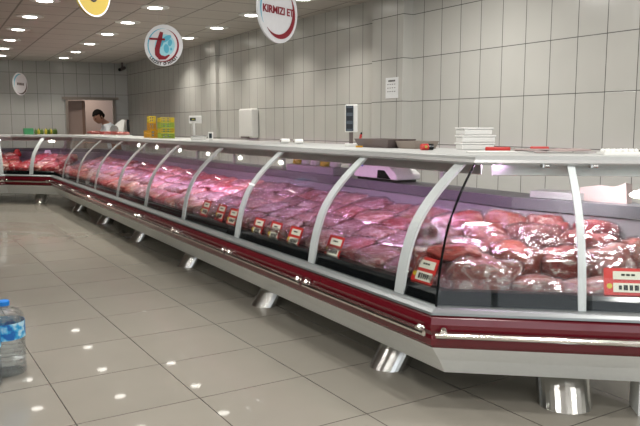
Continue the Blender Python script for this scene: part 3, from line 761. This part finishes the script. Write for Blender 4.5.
# ------------------------------------------------------------------ rear ledge: big scale and trays seen through the glass
c = on1(1.88, 1.06, ZL); t = thing('counter_scale', 'large white counter scale with small blue screen, seen through the glass', 'scale', c, math.atan2(-t1.y, -t1.x))
bm = B(); pf = [(-.28, .02), (-.28, .17), (-.25, .185), (.08, .175), (.28, .06), (.28, .02)]
a = [bm.verts.new((x, -.11, z)) for x, z in pf]; b = [bm.verts.new((x, .11, z)) for x, z in pf]; bm.faces.new(a); bm.faces.new(b[::-1])
for i in range(len(pf)): bm.faces.new((a[i], b[i], b[(i+1) % len(pf)], a[(i+1) % len(pf)]))
bev(bm, .01, 2); link('scale_body', me(bm, 'sb'), WHITE2, t)
boxobj('screen_frame', (-.19, -.112, .13), (.085, .006, .058), SCRBLUE, t, w=0); boxobj('screen', (-.19, -.116, .13), (.068, .003, .040), PAPER, t, w=0)
boxobj('dark_base', (0, 0, .011), (.50, .19, .022), BLACK, t)
bm = B(); a = [(.05, .025), (.06, .085), (.14, .085), (.22, .025)]
v = [bm.verts.new((x, -.113, z)) for x, z in a]; v2 = [bm.verts.new((x, -.118, z)) for x, z in a]; bm.faces.new(v); bm.faces.new(v2[::-1])
for i in range(4): bm.faces.new((v[i], v[(i+1) % 4], v2[(i+1) % 4], v2[i]))
link('printer_slot', me(bm, 'ps'), BLACK, t)
t2 = thing('glass_bowl', 'shallow clear glass dish on top of the large counter scale', 'bowl', on1(1.78, 1.075, ZL+.181), 0)
bm = B(); lathe(bm, [(.04, 0), (.07, .004), (.10, .03), (.098, .03), (.066, .01), (.03, .006)], 24); link('dish', me(bm, 'dish'), PET, t2, True)
t = thing('steel_table_tray', 'wide pale steel tray on the rear ledge left of the large scale', 'tray', on1(2.95, 1.08, ZL), a1)
boxobj('tray_base', (0, 0, .03), (.85, .2, .06), INNER, t)
for k in range(5):
    s = 2.65+.17*k
    o = bag(*on1(s, 1.08, ZL+.06), .05, [WHITE2, YELLOW, WHITE2, WHITE2, WHITE2][k] if k != 4 else YELLOW, 'small %s bag in the row on the steel tray' % ('yellow' if k in (1, 4) else 'white'), 'bag', 'parcel')
    o['group'] = '%s parcels on the steel tray' % ('yellow' if k in (1, 4) else 'white')
# folded paper packet seen in the wedge through the glass, on the ledge
LA, LB = l1(1.075), Pe+n2*.63; LD = (LB-LA).normalized(); LZ = math.atan2(LD.y, LD.x)
q = LA+(LB-LA)*.72
bm = B(); pf = [(-.13, 0), (.13, 0), (.12, .11), (.06, .085), (-.02, .09), (-.13, .07)]
a = [bm.verts.new((x, -.03, z)) for x, z in pf]; b = [bm.verts.new((x, .03+.02*(z > 0), z*.9)) for x, z in pf]; bm.faces.new(a); bm.faces.new(b[::-1])
for i in range(len(pf)): bm.faces.new((a[i], b[i], b[(i+1) % len(pf)], a[(i+1) % len(pf)]))
o = link('paper_packet', me(bm, 'pp'), PINKBOARD, None, False, (q.x, q.y, ZL)); o.rotation_euler = (0, 0, LZ); tag(o, 'pinkish folded paper packet on the rear ledge, seen through the glass at right', 'packet')
q = LA+(LB-LA)*.36
boxobj('steel_pan', (q.x, q.y, ZL+.02), (.30, .16, .04), GREYBAR, rz=LZ); tag(bpy.data.objects['steel_pan'], 'pale rectangular pan on the rear ledge, left of the paper packet', 'pan')

# ------------------------------------------------------------------ wall things
t = thing('towel_dispenser', 'tall white towel dispenser on the tiled side wall', 'dispenser', (4.34, 8.93, 1.20))
boxobj('housing', (0, 0, .20), (.11, .42, .40), WHITE2, t, w=.02); boxobj('outlet', (-.05, 0, .01), (.03, .25, .02), DARKTRAY, t, w=.002)
t = thing('wall_notice', 'white printed notice taped to the tiled pillar', 'notice', (4.274, 5.59, 1.63))
boxobj('sheet', (0, 0, .10), (.003, .20, .20), PAPER, t, w=0)
bm = B()
for k in range(5): box(bm, (-.002, .045-.022*k, .168), (.001, .018, .016))
for r_ in range(3):
    for k in range(4): box(bm, (-.002, .06-.036*k, .135-.035*r_), (.001, .018, .006))
link('printed_text', me(bm, 'pl'), INK, t)
t = thing('security_camera', 'small dark camera on a bracket where the walls meet the ceiling', 'camera', (4.24, 14.55, ZC))
bm = B(); cyl(bm, (0, 0, 0), (0, 0, -.09), .018); link('bracket', me(bm, 'b'), DARKTRAY, t, True)
bm = B(); cyl(bm, (.06, .05, -.10), (-.07, -.06, -.15), .035); link('camera_body', me(bm, 'cb'), DARKTRAY, t, True)
bm = B(); cyl(bm, (-.07, -.06, -.15), (-.078, -.068, -.153), .028); link('camera_lens', me(bm, 'cl'), BLACK, t, True)
for k, (s, lab) in enumerate([(3.05, 'left'), (2.80, 'right')]):
    t = thing('wrapping_roll', 'small white roll on the worktop, %s one of the pair' % lab, 'roll', on1(s, .80, ZT+.022), 0, 'white rolls on the worktop')
    bm = B(); cyl(bm, (-.04, 0, 0), (.04, 0, 0), .020); link('paper_roll', me(bm, 'r'), WHITE2, t, True); bm = B(); cyl(bm, (-.045, 0, 0), (.045, 0, 0), .008); link('core', me(bm, 'r'), TANTRAY, t, True)

# ------------------------------------------------------------------ hanging signs
def arc_bm(r0, r1, a0, a1_, y=-.008, n=40, taper=True):
    bm = B(); A = []; Bv = []
    for i in range(n+1):
        u = i/n; a = R(a0+(a1_-a0)*u); wv = math.sin(math.pi*u) if taper else 1
        rm = (r0+r1)/2; hw = (r1-r0)/2*max(.08, wv)
        A.append(bm.verts.new(((rm-hw)*math.cos(a), y, (rm-hw)*math.sin(a)))); Bv.append(bm.verts.new(((rm+hw)*math.cos(a), y, (rm+hw)*math.sin(a))))
    for i in range(n): bm.faces.new((A[i], A[i+1], Bv[i+1], Bv[i]))
    r = bmesh.ops.extrude_face_region(bm, geom=list(bm.faces)); bmesh.ops.translate(bm, vec=(0, -.001, 0), verts=[g for g in r['geom'] if isinstance(g, bmesh.types.BMVert)])
    return bm
def disc_bm(r, th=.012, y=0, sx=1, cx=0, cz=0, n=64):
    bm = B(); cyl(bm, (cx, y-th/2, cz), (cx, y+th/2, cz), r, n=n)
    return bm
def put_text(parent, s, size, x, z, mat, name='lettering', rot=0, bold=0, sx=1):
    m = textmesh(s, size, .0008, bold)
    M = Matrix.Translation((x, -.0085, z)) @ Matrix.Rotation(R(90), 4, 'X') @ Matrix.Rotation(rot, 4, 'Z') @ Matrix.Diagonal((sx, 1, 1, 1))
    m.transform(M); return link(name, m, mat, parent)
def sign(loc, rz, mat, label, r=.18):
    t = thing('hanging_sign', label, 'sign', loc, rz, 'round signs hanging from the ceiling')
    link('sign_disc', me(disc_bm(r, .012), 'disc'), mat, t)
    bm = B(); h = ZC-loc[2]
    for sg in (-1, 1): cyl(bm, (sg*.05, 0, r*.95), (sg*.05, 0, h), .0009, n=5)
    link('wires', me(bm, 'w'), GREYBAR, t); return t
fwd = -yaw
# logo sign, facing the camera
t = sign((2.17, 6.16, 2.068), fwd+R(-12), SIGNWHITE, 'round white hanging sign with a large red letter t over a blue globe')
link('blue_arc', me(arc_bm(.138, .15, 80, 250), 'arc'), SIGNBLUE, t); link('red_arc', me(arc_bm(.132, .150, -120, 75), 'arc'), SIGNRED, t)
g = link('globe', me(disc_bm(.095, .002, -.007, cx=.015, cz=.0, n=40), 'g'), SIGNSKY, t)
bm = B()
for (cx_, cz_, sx_, sz_, ang) in [(.03, .055, .055, .022, -.5), (.065, .02, .02, .03, .2), (-.02, .02, .022, .035, .3), (.03, -.03, .025, .04, -.1), (.075, -.035, .01, .012, 0)]:
    q = bmesh.ops.create_circle(bm, cap_ends=True, segments=16, radius=1)
    M = Matrix.Translation((cx_, -.0092, cz_)) @ Matrix.Rotation(ang, 4, 'Y') @ Matrix.Diagonal((sx_, 1, sz_, 1)) @ Matrix.Rotation(R(90), 4, 'X')
    bmesh.ops.transform(bm, matrix=M, verts=q['verts'])
link('continents', me(bm, 'c'), SIGNBLUE, t)
bm = B(); box(bm, (-.055, -.011, .055), (.15, .003, .018), ry=.08)
pts = [(-.01, .115, .016), (-.03, .05, .022), (-.055, -.03, .024), (-.055, -.075, .024), (-.03, -.105, .022), (.02, -.11, .014), (.06, -.085, .006)]
L_, R_ = [], []
for i, (x, z, hw) in enumerate(pts):
    a = pts[max(0, i-1)]; b = pts[min(len(pts)-1, i+1)]; dx, dz = b[0]-a[0], b[1]-a[1]; l = math.hypot(dx, dz)
    L_.append((x+dz/l*hw, z-dx/l*hw)); R_.append((x-dz/l*hw, z+dx/l*hw))
vl = [bm.verts.new((x, -.0125, z)) for x, z in L_]; vr = [bm.verts.new((x, -.0125, z)) for x, z in R_]
for i in range(len(pts)-1): bm.faces.new((vl[i], vl[i+1], vr[i+1], vr[i]))
link('letter_t', me(bm, 't'), SIGNRED, t)
txt = 'LEZZET DÜNYASI'
bmT = B()
for i, ch in enumerate(txt):
    if ch == ' ': continue
    a = R(-90+(i-(len(txt)-1)/2)*7.6); m = textmesh(ch, .034, .0006, .0016)
    m.transform(Matrix.Translation((.161*math.cos(a), -.0085, .161*math.sin(a))) @ Matrix.Rotation(-(a+R(90)), 4, 'Y') @ Matrix.Rotation(R(90), 4, 'X'))
    bmT.from_mesh(m)
link('lettering', me(bmT, 'tx'), INK, t)
# KIRMIZI ET
vd = math.atan2(3.65, 1.95)
t = sign((1.965, 3.65, 2.008), vd-R(39), SIGNWHITE, 'round white hanging sign reading KIRMIZI ET in red, turned away to the right')
put_text(t, 'KIRMIZI ET', .058, .0, .0, SIGNRED, bold=.0015)
link('blue_arc', me(arc_bm(.150, .162, 95, 210), 'arc'), SIGNBLUE, t); link('red_arc', me(arc_bm(.128, .160, -135, 40), 'arc'), SIGNRED, t)
# yellow
vd = math.atan2(5.0, 1.25)
t = sign((1.265, 4.98, 2.27), vd-R(40), SIGNYEL, 'round yellow hanging sign, cut off by the top edge of the picture')
put_text(t, 'O', .10, -.0, -.050, INK, bold=.002); link('cream_rim', me(arc_bm(.168, .178, 0, 359, taper=False), 'arc'), SIGNWHITE, t)
# far small sign
vd = math.atan2(12.5, 1.95)
t = sign((1.945, 12.4, 2.04), vd-R(37), SIGNWHITE, 'small-looking white oval hanging sign far away at the left')
link('blue_arc', me(arc_bm(.14, .165, 80, 200), 'arc'), SIGNBLUE, t); link('dark_arc', me(arc_bm(.14, .17, -120, 20), 'arc'), DARKTRAY, t)
bm = B()
for k in range(5): box(bm, (-.07+.035*k, -.008, 0), (.024, .002, .04))
link('printed_marks', me(bm, 'pm'), DARKTRAY, t)

# ------------------------------------------------------------------ man behind the counter
px, py = 4.0, 14.30
man = thing('person', 'dark-haired man in a white coat bending forward behind the far end of the counter', 'person', (px, py, 0), 0)
def skin_obj(name, pts, edges, mat, parent, root=0, sub=2):
    m = bpy.data.meshes.new(name); m.from_pydata([p[:3] for p in pts], edges, [])
    o = link(name, m, mat, parent)
    bpy.context.view_layer.update()
    md = o.modifiers.new('s', 'SKIN')
    for i, p in enumerate(pts):
        sv = m.skin_vertices[0].data[i]; sv.radius = (p[3], p[4] if len(p) > 4 else p[3]); sv.use_root = (i == root)
    md.use_smooth_shade = True
    o.modifiers.new('u', 'SUBSURF').levels = sub; o.modifiers['u'].render_levels = sub
    return o
# man faces left (-X, a little towards the viewer), leaning over the counter
def body():
    P = [(0, 0, .93, .15, .12), (-.05, 0, 1.12, .14, .11), (-.13, 0, 1.30, .16, .12), (-.19, 0, 1.40, .09, .09), (-.235, 0, 1.455, .055, .055), (-.27, 0, 1.50, .05, .05),
         (-.16, -.17, 1.34, .07, .07), (-.22, -.24, 1.14, .05, .05), (-.42, -.20, 1.06, .038, .038), (-.48, -.19, 1.05, .03, .03),
         (-.16, .17, 1.34, .07, .07), (-.22, .25, 1.14, .05, .05), (-.42, .20, 1.06, .038, .038), (-.48, .19, 1.05, .03, .03),
         (.0, -.10, .85, .10, .10), (-.02, -.11, .48, .065, .065), (.02, -.11, .09, .045, .045), (-.10, -.11, .04, .04, .035),
         (.0, .10, .85, .10, .10), (-.02, .11, .48, .065, .065), (.02, .11, .09, .045, .045), (-.10, .11, .04, .04, .035)]
    E_ = [(0, 1), (1, 2), (2, 3), (3, 4), (4, 5), (2, 6), (6, 7), (7, 8), (8, 9), (2, 10), (10, 11), (11, 12), (12, 13), (0, 14), (14, 15), (15, 16), (16, 17), (0, 18), (18, 19), (19, 20), (20, 21)]
    return P, E_
P, E_ = body()
skin_obj('body', P, E_, SKIN, man)
# coat: torso and sleeves
PC = [(0, 0, .80, .19, .15), (0, 0, .95, .18, .145), (-.05, 0, 1.12, .17, .135), (-.13, 0, 1.30, .185, .14), (-.19, 0, 1.405, .10, .10), (-.16, -.17, 1.34, .088, .088), (-.22, -.24, 1.14, .066, .066), (-.39, -.205, 1.07, .052, .052), (-.16, .17, 1.34, .088, .088), (-.22, .25, 1.14, .066, .066), (-.39, .205, 1.07, .052, .052)]
skin_obj('coat', PC, [(0, 1), (1, 2), (2, 3), (3, 4), (3, 5), (5, 6), (6, 7), (3, 8), (8, 9), (9, 10)], COAT, man)
PT = [(0, 0, .86, .15, .13), (.0, -.10, .80, .12, .12), (-.02, -.11, .48, .085, .085), (.02, -.11, .10, .07, .07), (.0, .10, .80, .12, .12), (-.02, .11, .48, .085, .085), (.02, .11, .10, .07, .07)]
skin_obj('trousers', PT, [(0, 1), (1, 2), (2, 3), (0, 4), (4, 5), (5, 6)], TROUS, man)
# hands: palms with fingers
for sg in (-1, 1):
    HP = [(-.47, .195*sg, 1.05, .028, .014), (-.53, .19*sg, 1.045, .034, .014)]; HE = [(0, 1)]
    for k in range(4):
        y = (.19+(-.026+.017*k))*sg; L = [.055, .068, .072, .06][k]
        b0 = len(HP); HP += [(-.555, y, 1.045, .009), (-.555-L*.55, y, 1.04, .008), (-.555-L*.9, y, 1.022, .007)]; HE += [(1, b0), (b0, b0+1), (b0+1, b0+2)]
    b0 = len(HP); HP += [(-.50, (.19-.035)*sg, 1.042, .010), (-.54, (.19-.055)*sg, 1.03, .008)]; HE += [(0, b0), (b0, b0+1)]
    skin_obj('hand', HP, HE, SKIN, man, sub=1)
# head, looking down to the left
bm = B(); bmesh.ops.create_icosphere(bm, subdivisions=4, radius=1)
def face(p):
    x, y, z = p
    q = Vector((x*.098, y*.076, z*.118))
    if z < -.2: q.x += -.010*min(1, (-z-.2)*1.5); q.y *= 1-.28*(-z-.2); q.x *= 1-.08*(-z-.2)
    # nose, brow, mouth, eye sockets, chin (face towards -x)
    if x < 0:
        q.x -= .022*math.exp(-((y/.16)**2))*math.exp(-(((z+.18)/.20)**2))
        q.x -= .006*math.exp(-(((z-.15)/.10)**2))
        for s_ in (-1, 1): q.x += .010*math.exp(-(((y-.38*s_)/.16)**2))*math.exp(-((z/.10)**2))
        q.x -= .005*math.exp(-((y/.3)**2))*math.exp(-(((z+.52)/.06)**2)); q.x += .004*math.exp(-((y/.35)**2))*math.exp(-(((z+.45)/.04)**2))
        q.x -= .008*math.exp(-((y/.3)**2))*math.exp(-(((z+.85)/.15)**2))
    return q
for v in bm.verts: v.co = face(v.co)
for s_ in (-1, 1):
    q = bmesh.ops.create_icosphere(bm, subdivisions=2, radius=1); 
    bmesh.ops.transform(bm, matrix=Matrix.Translation((.005, .078*s_, -.005)) @ Matrix.Diagonal((.018, .010, .030, 1)), verts=q['verts'])
head = link('head', me(bm, 'head'), SKIN, man, True)
head.location = (-.335, -.01, 1.555); head.rotation_euler = (0, R(-28), R(18)); head.scale = (1.16, 1.16, 1.16)
for s_ in (-1, 1):
    bm = B(); q = bmesh.ops.create_icosphere(bm, subdivisions=2, radius=.011); e = link('eye', me(bm, 'eye'), INK, head, True, (-.086, .029*s_, .0))
bm = B(); bmesh.ops.create_icosphere(bm, subdivisions=4, radius=1)
dl = [v for v in bm.verts if (v.co.z < .38 and v.co.x < -.25) or v.co.z < -.35]
bmesh.ops.delete(bm, geom=dl, context='VERTS')
for v in bm.verts: p = v.co.copy(); v.co = Vector((p.x*.107, p.y*.085, p.z*.130))*(1+.05*noise.noise(p*6))
r = bmesh.ops.extrude_face_region(bm, geom=list(bm.faces)); bmesh.ops.scale(bm, vec=(.93, .93, .93), verts=[g for g in r['geom'] if isinstance(g, bmesh.types.BMVert)])
link('hair', me(bm, 'hair'), HAIR, head, True)
bm = B(); box(bm, (-.215, 0, 1.40), (.06, .12, .03), ry=-.6); bev(bm, .01); link('collar', me(bm, 'col'), COAT, man)

# ------------------------------------------------------------------ water bottles
def bottle(x, y, label):
    t = thing('water_bottle', label, 'bottle', (x, y, 0), 0, 'water bottles on the floor')
    pr = [(.088, 0), (.100, .006)]
    z = .02
    while z < .20:
        pr += [(.102, z), (.102, z+.012), (.097, z+.018)]; z += .024
    pr += [(.100, z), (.102, z+.01), (.102, .30), (.098, .325), (.080, .350), (.045, .372), (.026, .378), (.024, .384)]
    bm = B(); lathe(bm, pr, 36); link('bottle_body', me(bm, 'b'), PET, t, True)
    bm = B(); lathe(bm, [(.094, .003), (.094, .012), (.092, .29), (.090, .305)], 30); link('water', me(bm, 'wt'), WATER, t, True)
    bm = B(); lathe(bm, [(.028, .380), (.030, .382), (.030, .404), (.026, .408)], 24); link('cap', me(bm, 'c'), CAP, t, True)
    bm = B()
    N = 36; a = [bm.verts.new((.1035*math.cos(6.2832*i/N), .1035*math.sin(6.2832*i/N), .205)) for i in range(N)]; b = [bm.verts.new((.1035*math.cos(6.2832*i/N), .1035*math.sin(6.2832*i/N), .295)) for i in range(N)]
    for i in range(N): bm.faces.new((a[i], a[(i+1) % N], b[(i+1) % N], b[i]))
    link('label_band', me(bm, 'l'), LABELB, t, True)
WATER = glassmat('water', (.93, .955, .965), .02, 1.33, 1, base=.01)
bottle(.505, 4.12, 'large clear water bottle with blue cap and blue label on the floor')
bottle(.36, 3.97, 'second clear water bottle, nearer and mostly cut off by the left edge')

# ------------------------------------------------------------------ render settings
vs_ = sc.view_settings; vs_.view_transform = 'Standard'; vs_.look = 'None'; vs_.gamma = 1; vs_.exposure = .15; vs_.use_curve_mapping = False
sc.cycles.use_denoising = True; sc.cycles.max_bounces = 14; sc.cycles.transparent_max_bounces = 24; sc.cycles.glossy_bounces = 5
sc.cycles.caustics_reflective = False; sc.cycles.caustics_refractive = False; sc.cycles.sample_clamp_indirect = 6
